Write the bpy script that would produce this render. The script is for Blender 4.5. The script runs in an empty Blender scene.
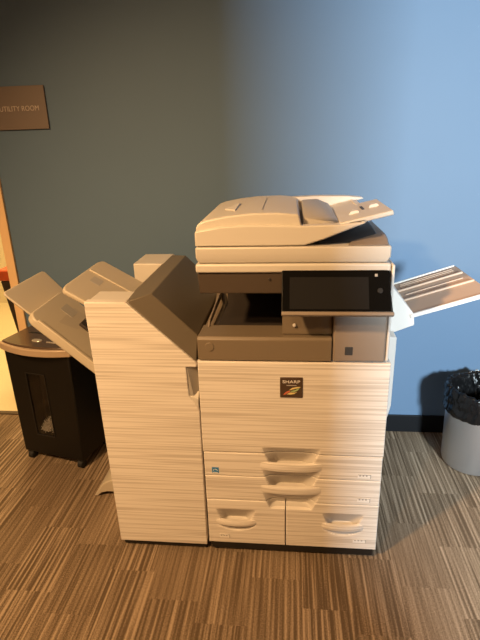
import bpy, bmesh, math, random
from mathutils import Vector, Matrix, noise
random.seed(7)
S = bpy.context.scene
C = S.collection
PI = math.pi

# ------------------------------------------------------------------ materials
def mat(name, col, rough=.5, metal=0.0, spec=.5, coat=0.0, bump=0.0, bscale=300, var=0.0, vscale=6):
    m = bpy.data.materials.new(name); m.use_nodes = True
    nt = m.node_tree; b = nt.nodes['Principled BSDF']
    b.inputs['Base Color'].default_value = (*col, 1)
    b.inputs['Roughness'].default_value = rough
    b.inputs['Metallic'].default_value = metal
    b.inputs['Specular IOR Level'].default_value = spec
    b.inputs['Coat Weight'].default_value = coat
    tc = nt.nodes.new('ShaderNodeTexCoord')
    if bump:
        n = nt.nodes.new('ShaderNodeTexNoise'); n.inputs['Scale'].default_value = bscale
        bp = nt.nodes.new('ShaderNodeBump'); bp.inputs['Strength'].default_value = bump; bp.inputs['Distance'].default_value = .001
        nt.links.new(tc.outputs['Object'], n.inputs['Vector'])
        nt.links.new(n.outputs['Fac'], bp.inputs['Height']); nt.links.new(bp.outputs['Normal'], b.inputs['Normal'])
    if var:
        n = nt.nodes.new('ShaderNodeTexNoise'); n.inputs['Scale'].default_value = vscale; n.inputs['Detail'].default_value = 3
        r = nt.nodes.new('ShaderNodeMapRange'); r.inputs['To Min'].default_value = 1 - var; r.inputs['To Max'].default_value = 1 + var
        mx = nt.nodes.new('ShaderNodeMix'); mx.data_type = 'RGBA'; mx.blend_type = 'MULTIPLY'; mx.inputs['Factor'].default_value = 1
        mx.inputs['A'].default_value = (*col, 1)
        nt.links.new(tc.outputs['Object'], n.inputs['Vector']); nt.links.new(n.outputs['Fac'], r.inputs['Value'])
        nt.links.new(r.outputs['Result'], mx.inputs['B']); nt.links.new(mx.outputs['Result'], b.inputs['Base Color'])
    return m

def stripe_mat(name, lo, hi):
    """off-white plastic with fine wavy horizontal lines"""
    m = bpy.data.materials.new(name); m.use_nodes = True
    nt = m.node_tree; b = nt.nodes['Principled BSDF']; b.inputs['Roughness'].default_value = .48
    tc = nt.nodes.new('ShaderNodeTexCoord'); mp = nt.nodes.new('ShaderNodeMapping')
    mp.inputs['Scale'].default_value = (2.0, .4, 190)
    n = nt.nodes.new('ShaderNodeTexNoise'); n.inputs['Scale'].default_value = 1; n.inputs['Detail'].default_value = 1.2; n.inputs['Roughness'].default_value = .6; n.inputs['Distortion'].default_value = .25
    cr = nt.nodes.new('ShaderNodeValToRGB')
    cr.color_ramp.elements[0].position = .36; cr.color_ramp.elements[0].color = (*lo, 1)
    cr.color_ramp.elements[1].position = .56; cr.color_ramp.elements[1].color = (*hi, 1)
    bp = nt.nodes.new('ShaderNodeBump'); bp.inputs['Strength'].default_value = .35; bp.inputs['Distance'].default_value = .0015
    L = nt.links.new
    L(tc.outputs['Object'], mp.inputs['Vector']); L(mp.outputs['Vector'], n.inputs['Vector']); L(n.outputs['Fac'], cr.inputs['Fac'])
    L(cr.outputs['Color'], b.inputs['Base Color']); L(n.outputs['Fac'], bp.inputs['Height']); L(bp.outputs['Normal'], b.inputs['Normal'])
    return m

def carpet_mat():
    m = bpy.data.materials.new('striped_carpet'); m.use_nodes = True
    nt = m.node_tree; b = nt.nodes['Principled BSDF']; b.inputs['Roughness'].default_value = .95; b.inputs['Specular IOR Level'].default_value = .1
    N = nt.nodes.new; L = nt.links.new
    tc = N('ShaderNodeTexCoord'); sp = N('ShaderNodeSeparateXYZ'); L(tc.outputs['Object'], sp.inputs[0])
    def math_(op, a, bb=None, c=None):
        n = N('ShaderNodeMath'); n.operation = op
        for i, v in enumerate((a, bb, c)):
            if v is None: continue
            if isinstance(v, (int, float)): n.inputs[i].default_value = v
            else: L(v, n.inputs[i])
        return n.outputs[0]
    TX, TY = .17, .30
    ix = math_('FLOOR', math_('DIVIDE', sp.outputs[0], TX))
    offs = math_('MULTIPLY', math_('FLOORED_MODULO', ix, 3.0), .37)
    iy = math_('FLOOR', math_('ADD', math_('DIVIDE', sp.outputs[1], TY), offs))
    cb = N('ShaderNodeCombineXYZ'); L(ix, cb.inputs[0]); L(iy, cb.inputs[1])
    wn = N('ShaderNodeTexWhiteNoise'); wn.noise_dimensions = '2D'; L(cb.outputs[0], wn.inputs['Vector'])
    # lines running away from the viewer, shifted from block to block
    c2 = N('ShaderNodeCombineXYZ')
    L(math_('MULTIPLY_ADD', sp.outputs[0], 125.0, math_('MULTIPLY', wn.outputs['Value'], 37.0)), c2.inputs[0])
    L(math_('MULTIPLY', sp.outputs[1], 2.2), c2.inputs[1]); L(math_('MULTIPLY', wn.outputs['Value'], 9.0), c2.inputs[2])
    n1 = N('ShaderNodeTexNoise'); n1.inputs['Scale'].default_value = 1; n1.inputs['Detail'].default_value = 1.5; L(c2.outputs[0], n1.inputs['Vector'])
    n2 = N('ShaderNodeTexNoise'); n2.inputs['Scale'].default_value = 230; n2.inputs['Detail'].default_value = 3; L(tc.outputs['Object'], n2.inputs['Vector'])
    amp = math_('MULTIPLY_ADD', math_('FRACT', math_('MULTIPLY', wn.outputs['Value'], 7.31)), 0.75, .40)
    wav = math_('MULTIPLY', math_('SINE', math_('MULTIPLY', sp.outputs[0], 330.0)), .075)
    line = math_('MULTIPLY_ADD', math_('ADD', math_('SUBTRACT', n1.outputs['Fac'], .5), wav), amp, .5)
    base = math_('ADD', line, math_('MULTIPLY', math_('SUBTRACT', n2.outputs['Fac'], .5), .50))
    base = math_('ADD', base, math_('MULTIPLY', math_('SUBTRACT', wn.outputs['Value'], .5), .09))
    cr = N('ShaderNodeValToRGB'); e = cr.color_ramp.elements
    e[0].position = .36; e[0].color = (.100, .069, .043, 1)
    e[1].position = .70; e[1].color = (.355, .265, .18, 1)
    k = e.new(.52); k.color = (.195, .139, .090, 1)
    L(base, cr.inputs['Fac']); L(cr.outputs['Color'], b.inputs['Base Color'])
    bp = N('ShaderNodeBump'); bp.inputs['Strength'].default_value = .6; bp.inputs['Distance'].default_value = .003
    L(base, bp.inputs['Height']); L(bp.outputs['Normal'], b.inputs['Normal'])
    return m

def clear_mat(name, tint=(.8, .8, .8), fac=.05):
    m = bpy.data.materials.new(name); m.use_nodes = True
    nt = m.node_tree; nt.nodes.remove(nt.nodes['Principled BSDF'])
    o = nt.nodes['Material Output']
    t = nt.nodes.new('ShaderNodeBsdfTransparent'); t.inputs[0].default_value = (*tint, 1)
    g = nt.nodes.new('ShaderNodeBsdfGlossy'); g.inputs['Roughness'].default_value = .12
    mx = nt.nodes.new('ShaderNodeMixShader'); mx.inputs[0].default_value = fac
    nt.links.new(t.outputs[0], mx.inputs[1]); nt.links.new(g.outputs[0], mx.inputs[2]); nt.links.new(mx.outputs[0], o.inputs['Surface'])
    return m

M = dict(
    wall=mat('blue_wall_paint', (.108, .175, .268), .6, spec=.3, bump=.15, bscale=420, var=.02),
    cream=mat('cream_wall_paint', (.75, .66, .48), .7, bump=.1, bscale=300),
    vinyl=mat('pale_vinyl_floor', (.72, .62, .40), .5, var=.08, vscale=60),
    wood=mat('tan_door_frame', (.84, .57, .30), .5, bump=.1, bscale=120, var=.05, vscale=20),
    black_base=mat('black_vinyl_skirting', (.006, .0065, .008), .5, spec=.25),
    strip=mat('threshold_strip', (.07, .045, .025), .5),
    carpet=carpet_mat(),
    stripe=stripe_mat('lined_white_plastic', (.60, .545, .485), (.80, .75, .69)),
    white=mat('off_white_plastic', (.63, .59, .53), .42, bump=.08),
    white_plain=mat('smooth_white_plastic', (.70, .67, .63), .45),
    brown=mat('taupe_brown_plastic', (.195, .152, .105), .42, bump=.06),
    dbrown=mat('dark_brown_plastic', (.075, .055, .04), .45, bump=.06), cover=mat('brown_cover_plastic', (.155, .128, .092), .45, bump=.06),
    scoop=mat('scoop_plastic', (.60, .56, .51), .5),
    taupe=mat('taupe_grey_plastic', (.26, .21, .17), .4, bump=.06),
    bay=mat('dark_tray_plastic', (.035, .027, .022), .6),
    greyp=mat('grey_plastic', (.40, .37, .33), .4),
    slate=mat('slate_plastic', (.045, .047, .052), .5),
    black=mat('black_plastic', (.012, .011, .010), .45, bump=.05),
    gloss=mat('black_glass', (.005, .005, .005), .12, spec=.12),
    screen=mat('dark_display', (.017, .017, .018), .14, spec=.12),
    tray=mat('beige_tray_plastic', (.50, .44, .345), .45, bump=.06),
    tray2=mat('shaded_tray_plastic', (.45, .395, .32), .42, bump=.05),
    tan=mat('tan_exit_tray_plastic', (.50, .355, .255), .6, bump=.05),
    rubber=mat('black_rubber', (.01, .01, .01), .7),
    badge=mat('brown_badge', (.075, .045, .028), .35),
    letter=mat('silver_lettering', (.85, .82, .78), .4),
    yellow=mat('yellow_print', (.75, .60, .25), .4), green=mat('green_print', (.35, .48, .22), .4), red=mat('red_print', (.62, .16, .08), .4),
    blue=mat('blue_print', (.03, .22, .50), .4),
    sgrey=mat('grey_print', (.42, .40, .38), .5),
    steel=mat('brushed_steel', (.60, .61, .63), .40, metal=.9, bump=.35, bscale=45),
    bag=mat('black_bin_liner', (.006, .006, .0065), .25, spec=.4),
    sign=mat('brown_sign', (.165, .128, .108), .5),
    signtxt=mat('sign_lettering', (.52, .44, .38), .5),
    shbody=mat('shredder_black', (.006, .005, .004), .45, spec=.3, bump=.05),
    band=mat('shredder_tan_band', (.42, .31, .21), .4),
    shtop=mat('shredder_brown_top', (.075, .048, .032), .22),
    silver=mat('silver_button', (.62, .58, .52), .3, metal=.6),
    pane=clear_mat('clear_window'),
    paper=mat('shredded_paper', (.62, .57, .50), .8),
    binred=mat('orange_red_lid', (.55, .09, .025), .45), bindark=mat('dark_brown_bin', (.03, .018, .012), .55),
)

# ------------------------------------------------------------------ helpers
def box(bm, x0, x1, y0, y1, z0, z1):
    v = [bm.verts.new((x, y, z)) for x in (x0, x1) for y in (y0, y1) for z in (z0, z1)]
    for f in ((0, 1, 3, 2), (4, 6, 7, 5), (0, 4, 5, 1), (2, 3, 7, 6), (0, 2, 6, 4), (1, 5, 7, 3)):
        bm.faces.new([v[i] for i in f])
    return bm
def B(*a): return box(bmesh.new(), *a)
def prism(bm, pts, a, b, axis='y'):
    """polygon extruded along an axis; pts are (x,z) for y, (x,y) for z, (y,z) for x"""
    def p3(p, t):
        return (p[0], t, p[1]) if axis == 'y' else (p[0], p[1], t) if axis == 'z' else (t, p[0], p[1])
    f = [bm.verts.new(p3(p, a)) for p in pts]; g = [bm.verts.new(p3(p, b)) for p in pts]
    bm.faces.new(f); bm.faces.new(g[::-1])
    n = len(pts)
    for i in range(n):
        j = (i + 1) % n
        bm.faces.new((f[j], f[i], g[i], g[j]))
    return bm
def P(*a, **k): return prism(bmesh.new(), *a, **k)
def hull(pts, bm=None):
    bm = bm or bmesh.new()
    vs = [bm.verts.new(p) for p in pts]
    r = bmesh.ops.convex_hull(bm, input=vs)
    bmesh.ops.delete(bm, geom=list({e for e in r['geom_unused'] + r['geom_interior'] if isinstance(e, bmesh.types.BMVert)}), context='VERTS')
    bmesh.ops.dissolve_limit(bm, angle_limit=.02, verts=bm.verts[:], edges=bm.edges[:])
    return bm
def slab(c, t, bm=None):
    """plate with the four given top corners and thickness t downwards along its normal"""
    bm = bm or bmesh.new()
    c = [Vector(p) for p in c]; n = (c[1] - c[0]).cross(c[3] - c[0]).normalized()
    if n.z < 0: n = -n
    lo = [p - n * t for p in c]
    a = [bm.verts.new(p) for p in c]; b = [bm.verts.new(p) for p in lo]
    bm.faces.new(a); bm.faces.new(b[::-1])
    for i in range(4):
        j = (i + 1) % 4; bm.faces.new((a[j], a[i], b[i], b[j]))
    return bm
def cyl(bm, c, r, h, axis='z', n=28, r2=None):
    r2 = r if r2 is None else r2
    rot = {'z': Matrix(), 'x': Matrix.Rotation(PI/2, 4, 'Y'), 'y': Matrix.Rotation(PI/2, 4, 'X')}[axis]
    bmesh.ops.create_cone(bm, cap_ends=True, segments=n, radius1=r, radius2=r2, depth=h, matrix=Matrix.Translation(c) @ rot)
    return bm
def CY(*a, **k): return cyl(bmesh.new(), *a, **k)
def lathe(prof, n=64, bm=None, c=(0, 0, 0)):
    bm = bm or bmesh.new(); rings = []
    for r, z in prof:
        rings.append([bm.verts.new((c[0] + r*math.cos(2*PI*i/n), c[1] + r*math.sin(2*PI*i/n), c[2] + z)) for i in range(n)])
    for a, b in zip(rings, rings[1:]):
        for i in range(n):
            j = (i + 1) % n; bm.faces.new((a[i], a[j], b[j], b[i]))
    return bm
def obj(name, bm, m, parent=None, bevel=0, seg=2, local=False, smooth=35):
    """links ONE mesh object; coordinates are world ones unless local"""
    bmesh.ops.recalc_face_normals(bm, faces=bm.faces[:])
    me = bpy.data.meshes.new(name); bm.to_mesh(me); bm.free()
    return link(name, me, m, parent, bevel, seg, local, smooth)
def link(name, me, m, parent=None, bevel=0, seg=2, local=False, smooth=35):
    o = bpy.data.objects.new(name, me); C.objects.link(o)
    me.materials.clear(); me.materials.append(M[m])
    if parent is not None:
        root = parent
        o.parent = parent
        while root.parent: root = root.parent
        if not local:
            me.transform(root.matrix_basis.inverted())
    if smooth:
        for p in me.polygons: p.use_smooth = True
        me.set_sharp_from_angle(angle=math.radians(smooth))
    if bevel:
        md = o.modifiers.new('edge', 'BEVEL'); md.width = bevel; md.segments = seg; md.limit_method = 'ANGLE'; md.angle_limit = math.radians(28)
        md.harden_normals = False
    return o
def tag(o, label, cat, group=None, kind=None):
    o['label'] = label; o['category'] = cat
    if group: o['group'] = group
    if kind: o['kind'] = kind
    return o
def thing(name, loc, label, cat, rz=0, group=None):
    o = bpy.data.objects.new(name, None); C.objects.link(o); o.empty_display_size = .05
    o.location = loc; o.rotation_euler = (0, 0, rz)
    o.matrix_basis = Matrix.Translation(loc) @ Matrix.Rotation(rz, 4, 'Z')
    return tag(o, label, cat, group)
def struct(name, bm, m, bevel=0):
    o = obj(name, bm, m, bevel=bevel); o['kind'] = 'structure'; return o
def text_mesh(txt, w, h, mtx, depth=.0006, sx=None):
    cu = bpy.data.curves.new('t', 'FONT'); cu.body = txt; cu.extrude = depth; cu.resolution_u = 4
    o = bpy.data.objects.new('t', cu); C.objects.link(o)
    bpy.context.view_layer.update()
    me = bpy.data.meshes.new_from_object(o.evaluated_get(bpy.context.evaluated_depsgraph_get()))
    bpy.data.objects.remove(o); bpy.data.curves.remove(cu)
    xs = [v.co.x for v in me.vertices]; ys = [v.co.y for v in me.vertices]
    a, b, c, d = min(xs), max(xs), min(ys), max(ys)
    for v in me.vertices:
        v.co.x = (v.co.x - a) / (b - a) * w; v.co.y = (v.co.y - c) / (d - c) * h
    # text plane (x, y) -> world (x, -, z) facing -y
    me.transform(mtx @ Matrix(((1, 0, 0, 0), (0, 0, -1, 0), (0, 1, 0, 0), (0, 0, 0, 1))))
    return me

# ------------------------------------------------------------------ the setting
WY = .865
bm = bmesh.new(); box(bm, -3.5, 3.6, -3.6, .940, -.05, 0); struct('floor', bm, 'carpet')
# end of a partition between the window and the copier, to the right of and behind the viewer
bm = bmesh.new(); prism(bm, [(1.225, -1.85), (1.325, -1.85), (1.325, -3.55), (1.225, -3.55)], 0, 2.75, 'z'); struct('wall_partition', bm, 'cream')
bm = bmesh.new(); box(bm, -2.6, -.6, .940, 3.0, -.05, -.001); struct('floor', bm, 'vinyl')
bm = bmesh.new()
box(bm, -1.068, 3.6, WY, WY + .12, 0, 2.75); box(bm, -3.5, -2.02, WY, WY + .12, 0, 2.75); box(bm, -2.02, -1.068, WY, WY + .12, 2.13, 2.75)
struct('wall_back', bm, 'wall')
struct('baseboard_back', B(-1.06, 3.6, WY - .010, WY, 0, .096), 'black_base', .002)
bm = bmesh.new()
box(bm, -1.107, -1.062, WY - .014, WY + .134, 0, 2.10); box(bm, -2.026, -1.981, WY - .014, WY + .134, 0, 2.10); box(bm, -2.026, -1.062, WY - .014, WY + .134, 2.10, 2.145)
struct('door_1', bm, 'wood', .003)
struct('trim_1', B(-1.981, -1.107, .922, .952, 0, .006), 'strip')
bm = bmesh.new(); box(bm, -2.6, -.6, 3.0, 3.1, 0, 2.75); struct('wall_far', bm, 'cream')
bm = bmesh.new(); box(bm, -2.7, -2.6, WY + .12, 3.1, 0, 2.75); struct('wall_left', bm, 'cream')
bm = bmesh.new(); box(bm, -.6, -.5, WY + .12, 3.1, 0, 2.75); struct('wall_right', bm, 'cream')
bm = bmesh.new(); box(bm, -2.7, -.5, WY + .12, 3.1, 2.75, 2.8); struct('ceiling', bm, 'cream')

# ------------------------------------------------------------------ room sign
t = thing('room_sign', (-.905, WY, 1.517), 'brown rectangular plaque reading UTILITY ROOM on the wall', 'sign')
obj('plaque', B(-1.03, -.781, WY - .010, WY - .0005, 1.517, 1.696), 'sign', t, .0015)
link('lettering', text_mesh('UTILITY ROOM', .183, .021, Matrix.Translation((-.998, WY - .0104, 1.594))), 'signtxt', t, smooth=0)

# ------------------------------------------------------------------ the printer
pr = thing('multifunction_printer', (.305, .33, 0), 'large off-white office copier with black touch screen and four paper drawers', 'printer')
X0, X1 = .004, .608
bm = B(X0, X1 - .003, .061, .66, .035, .785)
box(bm, .012, X1 - .004, .52, .66, .785, 1.0); box(bm, .436, X1 - .003, .10, .53, .785, 1.0)
obj('cabinet', bm, 'white_plain', pr, .004)
obj('plinth', B(.012, .60, .006, .62, .010, .044), 'black', pr, .003)
for x in (.05, .57):
    for y in (.055, .58):
        obj('caster', CY((x, y - .03, .018), .018, .05, 'x', 20), 'rubber', pr, .003)

# front panels as one relief split into door and drawers
XC = .304
def well(x, z, xc, hw, zt, zb, D, narrow=.40, k=.56):
    """scoop that leans back downwards from zt to zb, narrower at the bottom"""
    if not zb <= z <= zt: return 0
    tt = (zt - z) / (zt - zb)
    return max(0, min(D, k * (zt - z)) * max(0, 1 - (abs(x - xc) / (hw * (1 - narrow * tt))) ** 7) * min(1, (z - zb) / .006))
def relief(x, z):
    d = max(well(x, z, XC, .104, .462, .371, .055), well(x, z, XC, .104, .369, .277, .055), well(x, z, XC, .104, .275, .206, .034, .3))
    for xc in (.107, .487):
        d = max(d, well(x, z, xc, .076, .197, .128, .045, .42))
        q = 1 - ((x - xc) / .074) ** 2 - ((.134 - z) / .034) ** 1.5 if z <= .134 else 0
        d = max(d, .022 * max(0, q) if z > .09 else 0)
    return d
def samples(a, b, step, extra=()):
    v = [a, a + .0006, a + .0016, a + .003] + [b - .003, b - .0016, b - .0006, b]
    n = max(2, int((b - a - .006) / step)); v += [a + .003 + (b - a - .006) * i / n for i in range(1, n)]
    v += [e for e in extra if a + .003 < e < b - .003]
    return sorted(set(round(q, 5) for q in v))
def panel(name, x0, x1, z0, z1, y0=0.0, th=.060, step=.0030, topround=.003):
    bm = bmesh.new(); xs = samples(x0, x1, step); zs = samples(z0, z1, step); r = .003
    g = []
    for z in zs:
        row = []
        for x in xs:
            e = min(x - x0, x1 - x, z - z0, z1 - z); y = y0 + relief(x, z)
            if e < r: y += r * (1 - math.sqrt(max(0, 1 - (1 - e / r) ** 2)))
            row.append(bm.verts.new((x, y, z)))
        g.append(row)
    for i in range(len(zs) - 1):
        for j in range(len(xs) - 1):
            bm.faces.new((g[i][j], g[i][j+1], g[i+1][j+1], g[i+1][j]))
    rim = g[0] + [r_[-1] for r_ in g[1:]] + g[-1][-2::-1] + [r_[0] for r_ in g[-2:0:-1]]
    back = [bm.verts.new((v.co.x, y0 + th, v.co.z)) for v in rim]
    n = len(rim)
    for i in range(n):
        j = (i + 1) % n; bm.faces.new((rim[j], rim[i], back[i], back[j]))
    bm.faces.new(back)
    o = obj(name, bm, 'stripe', pr, smooth=42)
    o.data.materials.append(M['scoop'])                     # the finger scoops are smooth, without lines, and toned darker for their shade
    for p in o.data.polygons:
        if min(relief(v_.x + pr.location.x, v_.z) for v_ in (o.data.vertices[i].co for i in p.vertices)) > .0004: p.material_index = 1
    return o
def bar(xc, hw, z0, z1, bulge, parent):
    bm = bmesh.new(); n = 28; rings = []; h = (z1 - z0) / 2; zc = (z0 + z1) / 2; rr = .0035
    sec = [(0, -h + rr), (rr * .3, -h + rr * .3), (rr, -h), (.011, -h), (.011, h), (rr, h), (rr * .3, h - rr * .3), (0, h - rr)]
    for i in range(n + 1):
        s = -1 + 2 * i / n; x = xc + hw * s
        yo = .001 - bulge * (1 - abs(s) ** 2.6)
        rings.append([bm.verts.new((x, yo + a, zc + b - .0015 * (1 - s * s))) for a, b in sec])
    for a, b in zip(rings, rings[1:]):
        for i in range(len(sec)):
            j = (i + 1) % len(sec); bm.faces.new((a[i], a[j], b[j], b[i]))
    bm.faces.new(rings[0]); bm.faces.new(rings[-1][::-1])
    return obj('handle', bm, 'stripe', parent, smooth=24)
def level_mark(x, z, w, h, parent):
    bm = B(x, x + w, -.0010, .001, z, z + h); o = obj('level_label', bm, 'letter', parent, smooth=0)
    bm = bmesh.new(); f = .0022
    box(bm, x, x + w, -.0016, -.0009, z + h - f, z + h); box(bm, x + w - f, x + w, -.0016, -.0009, z, z + h)
    for i in range(3): box(bm, x + w * (.12 + .25 * i), x + w * (.24 + .25 * i), -.0016, -.0009, z + h * .52, z + h - f)
    return o, bm
door = panel('front_door', .001, .611, .4375, .778)
lvl = []
def drawer(x0, x1, z0, z1, hb, mk):
    d = panel('paper_drawer', x0, x1, z0, z1)
    bar(*hb, d)
    o, bm = level_mark(*mk, d); obj('level_scale', bm, 'sgrey', d, smooth=0)
    return d
d1 = drawer(.003, .609, .3405, .4350, (XC, .108, .3715, .402, .012), (.530, .350, .044, .016))
d2 = drawer(.003, .609, .2380, .3380, (XC, .108, .2775, .307, .012), (.533, .251, .044, .016))
d3 = drawer(.004, .2845, .043, .2355, (.107, .076, .1285, .152, .013), (.044, .066, .038, .015))
d4 = drawer(.2875, .609, .043, .2355, (.487, .076, .1285, .152, .013), (.526, .072, .046, .015))
o = obj('energy_sticker', B(.029, .053, -.0012, .001, .350, .374), 'blue', pr, smooth=0)
bm = bmesh.new()
for i in range(10):
    a0, a1 = PI * (.1 + .08 * i), PI * (.1 + .08 * (i + 1))
    q = [(.041 + r * math.cos(a), .358 + r * math.sin(a)) for r, a in ((.0075, a0), (.0075, a1), (.0093, a1), (.0093, a0))]
    prism(bm, q, -.0018, -.0011)
box(bm, .031, .051, -.0018, -.0011, .3515, .3545)
obj('printed_arc', bm, 'letter', o, smooth=0)

# badge
bd = obj('badge', B(.267, .340, -.0028, .001, .655, .728), 'badge', pr, .002)
link('lettering', text_mesh('SHARP', .056, .010, Matrix.Translation((.2755, -.0031, .708))), 'letter', bd, smooth=0)
obj('small_print', B(.288, .320, -.0034, -.0027, .6985, .7012), 'sgrey', bd, smooth=0)
def swoosh(pts, m):
    obj('swoosh', P(pts, -.0036, -.0027), m, bd, smooth=0)
swoosh([(.296, .682), (.306, .691), (.324, .695), (.334, .6945), (.322, .690), (.308, .686)], 'yellow')
swoosh([(.300, .679), (.318, .6845), (.331, .693), (.324, .682), (.312, .676)], 'green')
swoosh([(.278, .667), (.286, .676), (.297, .681), (.300, .677), (.291, .6725), (.284, .6665)], 'red')
swoosh([(.288, .668), (.300, .6745), (.316, .6745), (.322, .677), (.313, .6695), (.300, .667)], 'yellow')

# taupe front between door and scanner
bm = P([(.003, .7825), (.003, .853), (.010, .862), (.040, .860), (.13, .856), (.145, .842), (.40, .842), (.52, .900), (.52, .7825)], .004, .428, axis='x')
cov = obj('output_tray', bm, 'brown', pr, .0025)
cov.data.transform(Matrix())
obj('tray_floor', P([(.150, .8425), (.398, .8425), (.515, .9), (.515, .903), (.398, .8455), (.150, .8455)], .050, .420, axis='x'), 'bay', pr)
obj('release_button', CY((.043, .0025, .829), .0145, .004, 'y', 28), 'brown', pr, .0012)
obj('tray_ridge', hull([(.020, .11, .856), (.029, .11, .856), (.021, .14, .872), (.028, .14, .872), (.020, .45, .862), (.029, .45, .862), (.021, .45, .89), (.028, .45, .89)]), 'taupe', pr, .003)
obj('bay_divider', B(.274, .429, .035, .10, .862, 1.0), 'brown', pr, .002)
obj('bay_wall', B(.02, .436, .512, .522, .86, 1.0), 'bay', pr)
col_ = obj('side_column', P([(.003, .7825), (.003, .93), (.03, 1.0), (.11, 1.0), (.11, .7825)], .4315, .592, axis='x'), 'taupe', pr, .006)
obj('usb_cover', B(.468, .492, .001, .006, .806, .834), 'slate', pr, .002)
obj('column_edge', B(.5935, .602, .004, .10, .785, 1.092), 'white_plain', pr, .003)
obj('paper_sensor', CY((.312, .033, .893), .0055, .01, 'y', 16), 'white_plain', pr, .002)

# scanner
bm = hull([(.014, .022, 1.066), (.589, .022, 1.066), (.018, .026, 1.000), (.588, .026, 1.000), (.02, .06, .990), (.585, .06, .990),
           (.014, .62, 1.066), (.589, .62, 1.066), (.02, .6, .99), (.585, .6, .99)])
obj('scanner_base', bm, 'dbrown', pr, .003)
obj('front_sensor', CY((.235, .0225, 1.046), .004, .006, 'y', 20), 'bay', pr, .001)
obj('scanner_rim', B(.011, .592, .012, .63, 1.068, 1.095), 'white', pr, .006, 3)
obj('lid', hull([(.018, .018, 1.104), (.582, .018, 1.104), (.014, .012, 1.115), (.589, .012, 1.115), (.014, .012, 1.146), (.589, .012, 1.146), (.02, .02, 1.0965), (.58, .02, 1.0965),
                 (.014, .56, 1.146), (.589, .56, 1.146), (.018, .56, 1.0965), (.582, .56, 1.0965)]), 'white', pr, .004)
# document feeder
prof = [(.014, 1.148), (.338, 1.148), (.395, 1.166), (.448, 1.187), (.490, 1.203), (.520, 1.214), (.520, 1.226), (.47, 1.218), (.445, 1.209), (.338, 1.199), (.330, 1.206),
        (.322, 1.238), (.26, 1.244), (.18, 1.243), (.11, 1.236), (.05, 1.225), (.026, 1.217), (.016, 1.204)]
top_y = lambda x: .5
bm = P(prof, .030, .50)
# front skirt a little proud, below the top band
box_pts = [(.013, 1.1485), (.337, 1.1485), (.395, 1.166), (.448, 1.187), (.490, 1.203), (.515, 1.213), (.49, 1.214), (.445, 1.208), (.33, 1.206), (.18, 1.210), (.09, 1.206), (.014, 1.193)]
fd = obj('document_feeder', bm, 'white', pr, .008, 3)
obj('feeder_skirt', P(box_pts, .018, .06), 'white', pr, .004)
obj('feeder_back_rim', P([(.30, 1.20), (.30, 1.240), (.40, 1.243), (.50, 1.241), (.555, 1.236), (.565, 1.231), (.50, 1.215), (.42, 1.20)], .455, .50), 'white', pr, .006)
# seam, arrow marks and the grey roller cover
bm = B(.210, .2125, .10, .42, 1.2425, 1.2452); obj('seam', bm, 'greyp', pr)
obj('arrow_mark', hull([(.085, .20, 1.232), (.125, .13, 1.235), (.125, .30, 1.239), (.085, .2, 1.236), (.125, .13, 1.241), (.125, .30, 1.2435)]), 'white_plain', pr)
obj('roller_cover', hull([(.335, .055, 1.200), (.335, .40, 1.200), (.442, .055, 1.209), (.442, .40, 1.209), (.336, .07, 1.222), (.336, .38, 1.240), (.40, .08, 1.224), (.39, .38, 1.242), (.44, .1, 1.214), (.43, .38, 1.226)]), 'greyp', pr, .004)
tr = obj('document_tray', slab([(.440, .030, 1.211), (.590, .030, 1.246), (.590, .33, 1.244), (.440, .33, 1.211)], .014), 'white', pr, .004, 3)
def on_tray(x, y, dz): return (x, y, 1.211 + (x - .44) * (.034 / .15) + dz)
for x, y in ((.492, .17), (.556, .21)):
    obj('paper_guide', hull([on_tray(x - .016, y - .04, 0), on_tray(x + .016, y - .04, 0), on_tray(x, y + .03, 0), on_tray(x - .011, y - .034, .008), on_tray(x + .011, y - .034, .008), on_tray(x, y + .015, .008)]), 'white_plain', tr)
obj('size_mark', slab([on_tray(.520, .17, .001), on_tray(.528, .17, .001), on_tray(.528, .24, .001), on_tray(.520, .24, .001)], .0012), 'slate', tr)
obj('feeder_exit', hull([(.355, .045, 1.148), (.355, .46, 1.148), (.57, .07, 1.148), (.57, .40, 1.148), (.43, .15, 1.164), (.553, .13, 1.177), (.44, .36, 1.166), (.557, .36, 1.179)]), 'slate', pr, .003)  # real slope, its dark colour standing in for shade under the document tray
obj('exit_stop', hull([(.46, .02, 1.147), (.585, .02, 1.147), (.585, .36, 1.147), (.585, .05, 1.160), (.583, .10, 1.170), (.578, .36, 1.170), (.556, .10, 1.158)]), 'taupe', pr, .005)
obj('exit_wall', B(.515, .535, .30, .44, 1.15, 1.23), 'white_plain', pr, .003)

# touch panel: tilted towards the viewer
cp = bmesh.new()
q = [(.273, .004, 1.079), (.583, .004, 1.079), (.594, -.066, .962), (.273, -.066, .962)]
slab(q, .024, cp)
cp_o = obj('control_panel', cp, 'black', pr, .004, 3)
cn = (Vector(q[1]) - Vector(q[0])).cross(Vector(q[3]) - Vector(q[0])).normalized()
if cn.y > 0: cn = -cn
U = Vector((.306, 0, 0)); V = Vector((0, -.070, -.117)); O = Vector((.280, .004, 1.079))
def cpt(u, v, d): return O + U * u + V * v + cn * d
def cplate(u0, u1, v0, v1, d, t): return slab([cpt(u0, v0, d), cpt(u1, v0, d), cpt(u1, v1, d), cpt(u0, v1, d)], t)
obj('glass', cplate(-.015, 1.0, .02, .91, .003, .0035), 'gloss', cp_o, .001)
obj('screen', cplate(.055, .80, .17, .875, .0036, .0012), 'screen', cp_o)
bm = bmesh.new(); cyl(bm, (0, 0, 0), .008, .003, 'z', 24)
rotm = cn.to_track_quat('Z', 'Y').to_matrix().to_4x4()
bm.transform(Matrix.Translation(cpt(.905, .47, .0035)) @ rotm); obj('power_button', bm, 'black', cp_o, .0008)
obj('bezel', cplate(-.022, 1.030, .925, 1.01, .004, .022), 'taupe', cp_o, .003)
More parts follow.
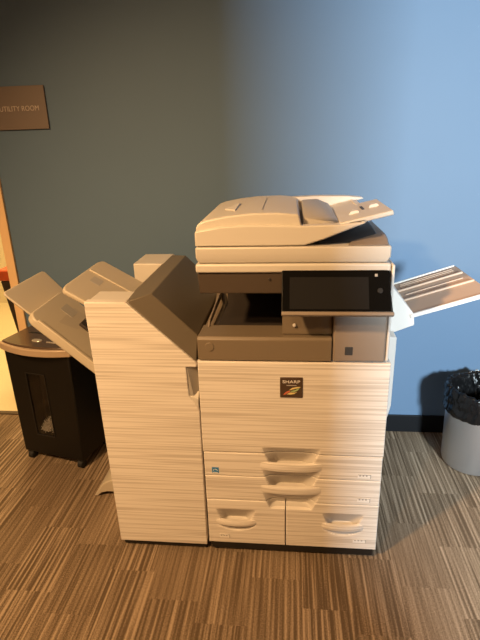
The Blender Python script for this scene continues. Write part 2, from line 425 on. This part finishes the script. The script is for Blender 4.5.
obj('status_light', cplate(.860, .885, .10, .16, .0036, .0014), 'sgrey', cp_o)

# right side: door bulge and exit tray
obj('side_cover', hull([(.605, .09, .835), (.642, .09, .832), (.605, .09, .45), (.641, .09, .58), (.612, .09, .44), (.605, .46, .835), (.642, .46, .832), (.605, .46, .45), (.641, .46, .58), (.612, .46, .44)]), 'white_plain', pr, .004)
obj('tray_bracket', hull([(x, y, z) for y in (.15, .46) for x, z in ((.606, 1.002), (.622, .992), (.703, .892), (.708, .852), (.645, .826), (.606, .826))]), 'white_plain', pr, .003)
st = obj('exit_tray', slab([(.690, .150, .886), (.940, .150, .966), (.912, .450, .980), (.684, .450, .905)], .012), 'tan', pr, .003)
def stp(u, v, d):
    a = Vector((.690, .150, .886)).lerp(Vector((.940, .150, .966)), u); b = Vector((.684, .450, .905)).lerp(Vector((.912, .450, .980)), u)
    return a.lerp(b, v) + Vector((-.30, -.05, .95)) * d
for v0, v1, h, u1 in ((-.012, .02, .004, 1.0), (.985, 1.012, .004, .98), (.40, .44, .006, .98), (.70, .735, .007, .97)):
    obj('rib', slab([stp(0, v0, h), stp(u1, v0, h), stp(u1, v1, h), stp(0, v1, h)], .0075 if v0 > 0 else .014), 'white_plain' if v0 < 0 or v0 > .9 else 'tan', st, .002)
for v in (.56, .80, .85, .9):
    obj('rib', slab([stp(.1, v, .003), stp(.9, v, .003), stp(.9, v + .012, .003), stp(.1, v + .012, .003)], .004), 'tan', st, .001)

# ------------------------------------------------------------------ the finisher
fi = thing('document_finisher', (-.173, .33, 0), 'off-white floor-standing paper finisher with sloped brown top left of the copier', 'finisher')
FX0, FX1 = -.352, -.002
front_lo = [(-.337, .028), (FX1 - .002, .028), (FX1, .600), (-.016, .628), (-.034, .655), (-.037, .757), (FX1, .757), (FX1, .773), (-.217, .978), (FX0, .978)]
full = [(-.337, .028), (FX1 - .002, .028), (FX1, .773), (-.217, .978), (FX0, .978)]
obj('front_panel', P(front_lo, 0, .034), 'stripe', fi, .003)
obj('panel_core', P([(-.333, .032), (-.006, .032), (-.0045, .772), (-.215, .975), (-.348, .975)], .030, .132), 'white', fi, .003)
obj('handle_recess', hull([(-.036, .0335, .756), (-.036, .030, .756), (-.004, .033, .757), (-.034, .033, .658), (-.034, .004, .658), (-.016, .033, .630), (-.016, .006, .630), (-.036, .004, .756), (-.033, .026, .70), (-.0045, .033, .612)]), 'greyp', fi, .001)
obj('rear_panel', P([(-.335, .03), (-.004, .03), (-.003, .775), (-.215, .980), (-.345, .980)], .505, .690), 'white', fi, .004)
obj('recess_lip', hull([(-.030, .0005, .650), (-.004, .0005, .604), (-.004, .0005, .640), (-.030, .02, .652), (-.004, .02, .604), (-.004, .024, .660)]), 'white', fi, .001)
bm = B(-.335, -.006, .125, .515, .04, .545); box(bm, -.215, -.006, .125, .515, .54, .78); 
obj('cabinet', bm, 'white', fi, .003)
obj('exit_slot', P([(-.216, .55), (-.216, .955), (-.19, .955), (-.02, .80), (-.02, .55)], .131, .506), 'bay', fi)
obj('plinth', B(-.326, -.010, .008, .67, .008, .034), 'black', fi, .002)
for x in (-.30, -.04):
    for y in (.06, .62): obj('caster', CY((x, y, .016), .016, .04, 'x', 20), 'rubber', fi, .003)
obj('sloped_cover', hull([(-.215, .006, .979), (-.004, .006, .776), (-.149, .062, .988), (-.0035, .062, .846), (-.149, .620, .988), (-.0035, .620, .846), (-.218, .668, .980), (-.004, .668, .778),
                          (-.224, .132, .979), (-.224, .505, .979), (-.2, .1, .94), (-.2, .55, .94), (-.004, .02, .76), (-.004, .64, .76)]), 'cover', fi, .003)
def tray(name, c, t, parent, m='tray', rim=.010, rimw=.03):
    o = obj(name, rslab(c, t), m, parent, .006, 3)
    return o
def rslab(c, t, ru=.07, rv=.13):
    pts = []
    for i in range(7):
        a = PI / 2 * i / 6; pts.append((ru - ru * math.sin(a), rv - rv * math.cos(a)) if True else 0)
    pts2 = [(u, 1 - v) for u, v in pts[::-1]]
    out = [(1, 0)] + pts + pts2 + [(1, 1)]
    bm = bmesh.new()
    a = [bm.verts.new(bil(c, u, v)) for u, v in out]; b = [bm.verts.new(bil(c, u, v, -t)) for u, v in out]
    bm.faces.new(a); bm.faces.new(b[::-1]); n = len(out)
    for i in range(n):
        j = (i + 1) % n; bm.faces.new((a[j], a[i], b[i], b[j]))
    return bm
def bil(c, u, v, d=0):
    c = [Vector(p) for p in c]; n = (c[1] - c[0]).cross(c[3] - c[0]).normalized()
    if n.z < 0: n = -n
    return c[0].lerp(c[1], u).lerp(c[3].lerp(c[2], u), v) + n * d
def strip(c, u0, u1, v0, v1, d, t): return slab([bil(c, u0, v0, d), bil(c, u1, v0, d), bil(c, u1, v1, d), bil(c, u0, v1, d)], t)
up = [(-.489, .136, .985), (-.212, .136, .822), (-.212, .455, .868), (-.458, .455, 1.012)]
tu = tray('output_tray', up, .018, fi)
obj('tray_rail', strip(up, .03, 1, .62, .66, .005, .007), 'tray', tu, .003)
obj('size_mark', strip(up, .14, .27, .42, .56, .0006, .0012), 'greyp', tu)
mn = [(-.622, .136, .888), (-.212, .136, .520), (-.212, .43, .535), (-.626, .43, .893)]
tm = tray('output_tray', mn, .030, fi)
obj('tray_lip', strip(mn, .07, 1, .0, .06, .006, .012), 'tray', tm, .004)
obj('tray_shade', strip(mn, .16, .72, .28, .80, .0008, .002), 'tray2', tm, .0005)  # darker sheet stands in for the upper tray's shadow on this tray
obj('size_mark', strip(mn, .10, .20, .55, .75, .0015, .0015), 'greyp', tm)
obj('dark_block', slab([bil(mn, .27, .50, .014), bil(mn, .35, .50, .014), bil(mn, .35, .70, .014), bil(mn, .27, .70, .014)], .013), 'bay', tm, .002)  # dark raised block on the tray surface
ex = [(-.747, .205, .948), (-.55, .205, .775), (-.55, .45, .80), (-.705, .45, .970)]
obj('tray_extension', rslab([(p[0], p[1], p[2]) for p in ex], .010, .06, .08), 'tray', tm, .004)
bm = bmesh.new()
tip = [(-.545, .26, .003), (-.33, .265, .02), (-.33, .42, .02), (-.525, .42, .003)]
pr_pts = [(-.548, .002), (-.532, .002), (-.515, .018), (-.49, .026), (-.33, .026), (-.33, .088), (-.47, .084), (-.50, .070), (-.525, .040)]
obj('stabiliser_foot', P(pr_pts, .27, .42), 'tray', fi, .004)

# ------------------------------------------------------------------ paper shredder (local coordinates: front faces -y)
sh = thing('paper_shredder', (-.797, .612, 0), 'black paper shredder with tan rim and clear window by the doorway', 'shredder', rz=math.radians(-13.2))
wb, wt, yf, yb, z0, z1 = .168, .175, -.130, .125, .046, .584
def fr(x, z, y=None): return (x * (wb + (wt - wb) * (z - z0) / (z1 - z0)) / wt, yf if y is None else y, z)
bm = bmesh.new(); nv = bm.verts.new
of = [nv(fr(-wt, z0)), nv(fr(wt, z0)), nv(fr(wt, z1)), nv(fr(-wt, z1))]
ob = [nv(fr(-wt, z0, yb)), nv(fr(wt, z0, yb)), nv(fr(wt, z1, yb)), nv(fr(-wt, z1, yb))]
wx0, wx1, wz0, wz1 = -.074, .026, .155, .475
iF = [nv(fr(wx0, wz0)), nv(fr(wx1, wz0)), nv(fr(wx1, wz1)), nv(fr(wx0, wz1))]
iB = [nv(fr(wx0, wz0, yf + .07)), nv(fr(wx1, wz0, yf + .07)), nv(fr(wx1, wz1, yf + .07)), nv(fr(wx0, wz1, yf + .07))]
for i in range(4):
    j = (i + 1) % 4
    bm.faces.new((of[i], of[j], iF[j], iF[i])); bm.faces.new((iF[i], iF[j], iB[j], iB[i])); bm.faces.new((of[j], of[i], ob[i], ob[j]))
bm.faces.new(iB); bm.faces.new(ob[::-1])
obj('bin_body', bm, 'shbody', sh, .006, local=True)
bm = bmesh.new(); slab([fr(wx0, wz1, yf + .004), fr(wx1, wz1, yf + .004), fr(wx1, wz0, yf + .004), fr(wx0, wz0, yf + .004)], .002, bm)
obj('window_pane', bm, 'pane', sh, local=True, smooth=0)
bm = bmesh.new(); f = .004
for a in ((wx0 - f, wx0, wz0 - f, wz1 + f), (wx1, wx1 + f, wz0 - f, wz1 + f), (wx0, wx1, wz1, wz1 + f), (wx0, wx1, wz0 - f, wz0)):
    c = [fr(a[0], a[2]), fr(a[1], a[2]), fr(a[1], a[3]), fr(a[0], a[3])]
    v = [nv2 for nv2 in [bm.verts.new((p[0], p[1] - .002, p[2])) for p in c] + [bm.verts.new((p[0], p[1] + .003, p[2])) for p in c]]
    bm.faces.new(v[:4]); bm.faces.new(v[7:3:-1])
    for i in range(4):
        j = (i + 1) % 4; bm.faces.new((v[j], v[i], v[4+i], v[4+j]))
obj('window_frame', bm, 'black', sh, local=True)
def plan(hw, yb_, ys, yc, n=16):
    return [(-hw, yb_)] + [(-hw + 2 * hw * i / n, ys - (ys * -1 + yc) * 0 + (yc - ys) * (1 - (2 * i / n - 1) ** 2)) for i in range(n + 1)] + [(hw, yb_)]
obj('rim_band', P(plan(.191, .135, -.135, -.178), .586, .619, axis='z'), 'band', sh, .004, local=True)
obj('shredder_head', P(plan(.180, .125, -.128, -.163), .612, .627, axis='z'), 'shtop', sh, .006, 3, local=True)
obj('feed_slot', B(-.12, .12, -.02, -.006, .6265, .6282), 'black', sh, local=True)
obj('feed_slot', B(-.05, .06, .04, .048, .6265, .6282), 'black', sh, local=True)
bm = bmesh.new(); cyl(bm, (0, 0, 0), .019, .006); bm.transform(Matrix.Translation((-.01, -.095, .6285)) @ Matrix.Diagonal((1.35, .75, 1, 1)))
obj('power_button', bm, 'silver', sh, .002, local=True)
obj('button_strip', B(.045, .095, -.102, -.094, .6265, .6288), 'greyp', sh, local=True)
for x in (-.142, .142):
    for y in (-.112, .09):
        bm = CY((x, y, .021), .021, .024, 'x', 20); box(bm, x - .016, x + .016, y - .012, y + .012, .024, .048)
        obj('caster', bm, 'rubber', sh, .002, local=True)
# shreds behind the window
bm = bmesh.new(); rm = sh.matrix_basis
for i in range(260):
    x = random.uniform(wx0 + .010, wx1 - .006); hmax = .075 * (1 - abs((x - (wx0 + wx1) / 2 - .012) / .06) ** 1.5); z = wz0 + .006 + random.random() * max(.012, hmax)
    c = Vector((x * .95, yf + random.uniform(.016, .05), z)); d = Vector((random.uniform(-1, 1), random.uniform(-.4, .4), random.uniform(-1, 1))).normalized() * random.uniform(.005, .011)
    s = d.cross(Vector((random.uniform(-1, 1), 1, random.uniform(-1, 1)))).normalized() * .0013
    k = d.cross(s).normalized() * .0008
    c.x = min(max(c.x, wx0 + .014), wx1 - .016); c.z = max(c.z, wz0 + .012)
    vs = [bm.verts.new(rm @ (c + a * d + b * s + e * k)) for e in (-1, 1) for a, b in ((-1, -1), (1, -1), (1, 1), (-1, 1))]
    bm.faces.new(vs[:4]); bm.faces.new(vs[7:3:-1])
    for a in range(4):
        b = (a + 1) % 4; bm.faces.new((vs[b], vs[a], vs[4+a], vs[4+b]))
tag(obj('paper_shreds', bm, 'paper', smooth=0), 'heap of pale paper shreds behind the shredder window', 'paper shreds', kind='stuff')

# ------------------------------------------------------------------ waste bin and its liner
BC = (1.143, .628); 
wbn = lathe([(.0, .002), (.120, .002), (.128, .006), (.131, .02), (.1375, .36), (.1395, .372), (.1365, .374), (.1345, .36), (.126, .02), (.118, .012), (.0, .012)], 72)
bmesh.ops.remove_doubles(wbn, verts=wbn.verts[:], dist=.0004)
wbn.transform(Matrix.Translation((BC[0], BC[1], 0)))
tag(obj('waste_bin', wbn, 'steel'), 'round brushed-metal wastebasket standing on the carpet by the blue wall', 'waste bin')
bm = bmesh.new(); n = 210; rings = []
prof = [(.1425, .268, .004, .006), (.1460, .280, .007, .004), (.1450, .312, .008, .004), (.1470, .340, .008, .003), (.1480, .366, .007, .006), (.1450, .386, .006, .010), (.1360, .392, .003, .014), (.1300, .385, .006, .010),
        (.1265, .355, .012, .004), (.1240, .32, .018, 0), (.120, .27, .020, 0), (.112, .20, .020, 0), (.10, .13, .016, 0), (.085, .08, .012, 0), (.05, .06, .006, .01), (.004, .055, 0, 0)]
fine = []
for p, q in zip(prof, prof[1:]):
    m_ = 4 if p[1] > .18 else 2
    fine += [tuple(p[k] + (q[k] - p[k]) * i / m_ for k in range(4)) for i in range(m_)]
fine.append(prof[-1])
for k, (r, z, am, zr) in enumerate(fine):
    ring = []
    for i in range(n):
        a = 2 * PI * i / n; ca, sa = math.cos(a), math.sin(a)
        q = Vector((ca * 6 + z * 8, sa * 6, z * 22 + 5)); q2 = Vector((ca * 17, sa * 17 + z * 30, z * 26)); q3 = Vector((ca * 34, sa * 34, z * 60))
        w = abs(noise.noise(q)) * 1.2 + abs(noise.noise(q2)) * .75 + abs(noise.noise(q3)) * .35
        rr = r - am * w if k >= 28 else max(r + am * (w - .35), .1416 if z < .372 else .10)
        ring.append(bm.verts.new((BC[0] + rr * ca, BC[1] + rr * sa, z + zr * (noise.noise(q) + .6 * noise.noise(q2)))))
    rings.append(ring)
for a, b in zip(rings, rings[1:]):
    for i in range(n):
        j = (i + 1) % n; bm.faces.new((a[i], a[j], b[j], b[i]))
bm.faces.new(rings[-1])
lin = obj('bin_liner', bm, 'bag', smooth=75)
tag(lin, 'wrinkled black plastic bag folded over the rim of the metal wastebasket', 'bin bag')

# ------------------------------------------------------------------ lidded bin inside the utility room
ub = thing('rubbish_bin', (-1.27, 1.42, 0), 'dark tapered bin with orange-red lid seen through the doorway', 'rubbish bin')
bm = hull([(x * k, y * k, z) for x in (-.145, .145) for y in (-.16, .16) for z, k in ((.002, .62), (.70, 1.0))]); bm.transform(Matrix.Translation((-1.27, 1.42, 0)))
obj('bin_body', bm, 'bindark', ub, .01)
obj('lid', B(-1.425, -1.115, 1.25, 1.59, .70, .765), 'binred', ub, .01)

# ------------------------------------------------------------------ lights
def area(name, loc, target, size, power, col, spread=180, sy=None):
    l = bpy.data.lights.new(name, 'AREA'); l.energy = power; l.color = col; l.size = size; l.spread = math.radians(spread)
    if sy: l.shape = 'RECTANGLE'; l.size_y = sy
    o = bpy.data.objects.new(name, l); C.objects.link(o); o.location = loc
    o.rotation_euler = (Vector(target) - Vector(loc)).to_track_quat('-Z', 'Y').to_euler(); return o
def spot(name, loc, target, power, col, deg, blend, r):
    l = bpy.data.lights.new(name, 'SPOT'); l.energy = power; l.color = col; l.spot_size = math.radians(deg); l.spot_blend = blend; l.shadow_soft_size = r
    o = bpy.data.objects.new(name, l); C.objects.link(o); o.location = loc
    o.rotation_euler = (Vector(target) - Vector(loc)).to_track_quat('-Z', 'Y').to_euler(); return o
WARM = (1.0, .60, .27)
spot('ceiling_downlight', (-1.35, -1.65, 2.7), (.08, -.12, .10), 430, WARM, 90, .75, .09)
spot('ceiling_downlight', (-.65, -2.3, 2.7), (.15, -.5, 0), 95, WARM, 76, .6, .09)
area('window_daylight', (1.78, -3.2, 1.8), (.9, .86, 1.1), .38, 335, (.83, 1.0, 1.10), 180, .45)
area('utility_lamp', (-1.5, 1.9, 2.6), (-1.5, 1.9, 0), .6, 60, (1.0, .72, .34))
w = bpy.data.worlds.new('world'); S.world = w; w.use_nodes = True
w.node_tree.nodes['Background'].inputs[0].default_value = (1.0, .52, .24, 1); w.node_tree.nodes['Background'].inputs[1].default_value = .18

# ------------------------------------------------------------------ camera
R = ((0.9948105, 0.09743998, -0.02928323), (0.00580636, -0.34171022, -0.93978743), (-0.10157925, 0.93474038, -0.34050269))
cam = bpy.data.cameras.new('camera'); co = bpy.data.objects.new('camera', cam); C.objects.link(co)
cam.sensor_width = 36; cam.sensor_fit = 'AUTO'; cam.lens = 500 * 36 / 640; cam.clip_start = .02
m4 = Matrix(((R[0][0], -R[1][0], -R[2][0], 0.301386), (R[0][1], -R[1][1], -R[2][1], -1.448483), (R[0][2], -R[1][2], -R[2][2], 1.449277), (0, 0, 0, 1)))
co.matrix_world = m4
S.camera = co
S.view_settings.view_transform = 'Standard'; S.view_settings.look = 'None'
S.view_settings.exposure = 0; S.view_settings.gamma = 1; S.view_settings.use_curve_mapping = False
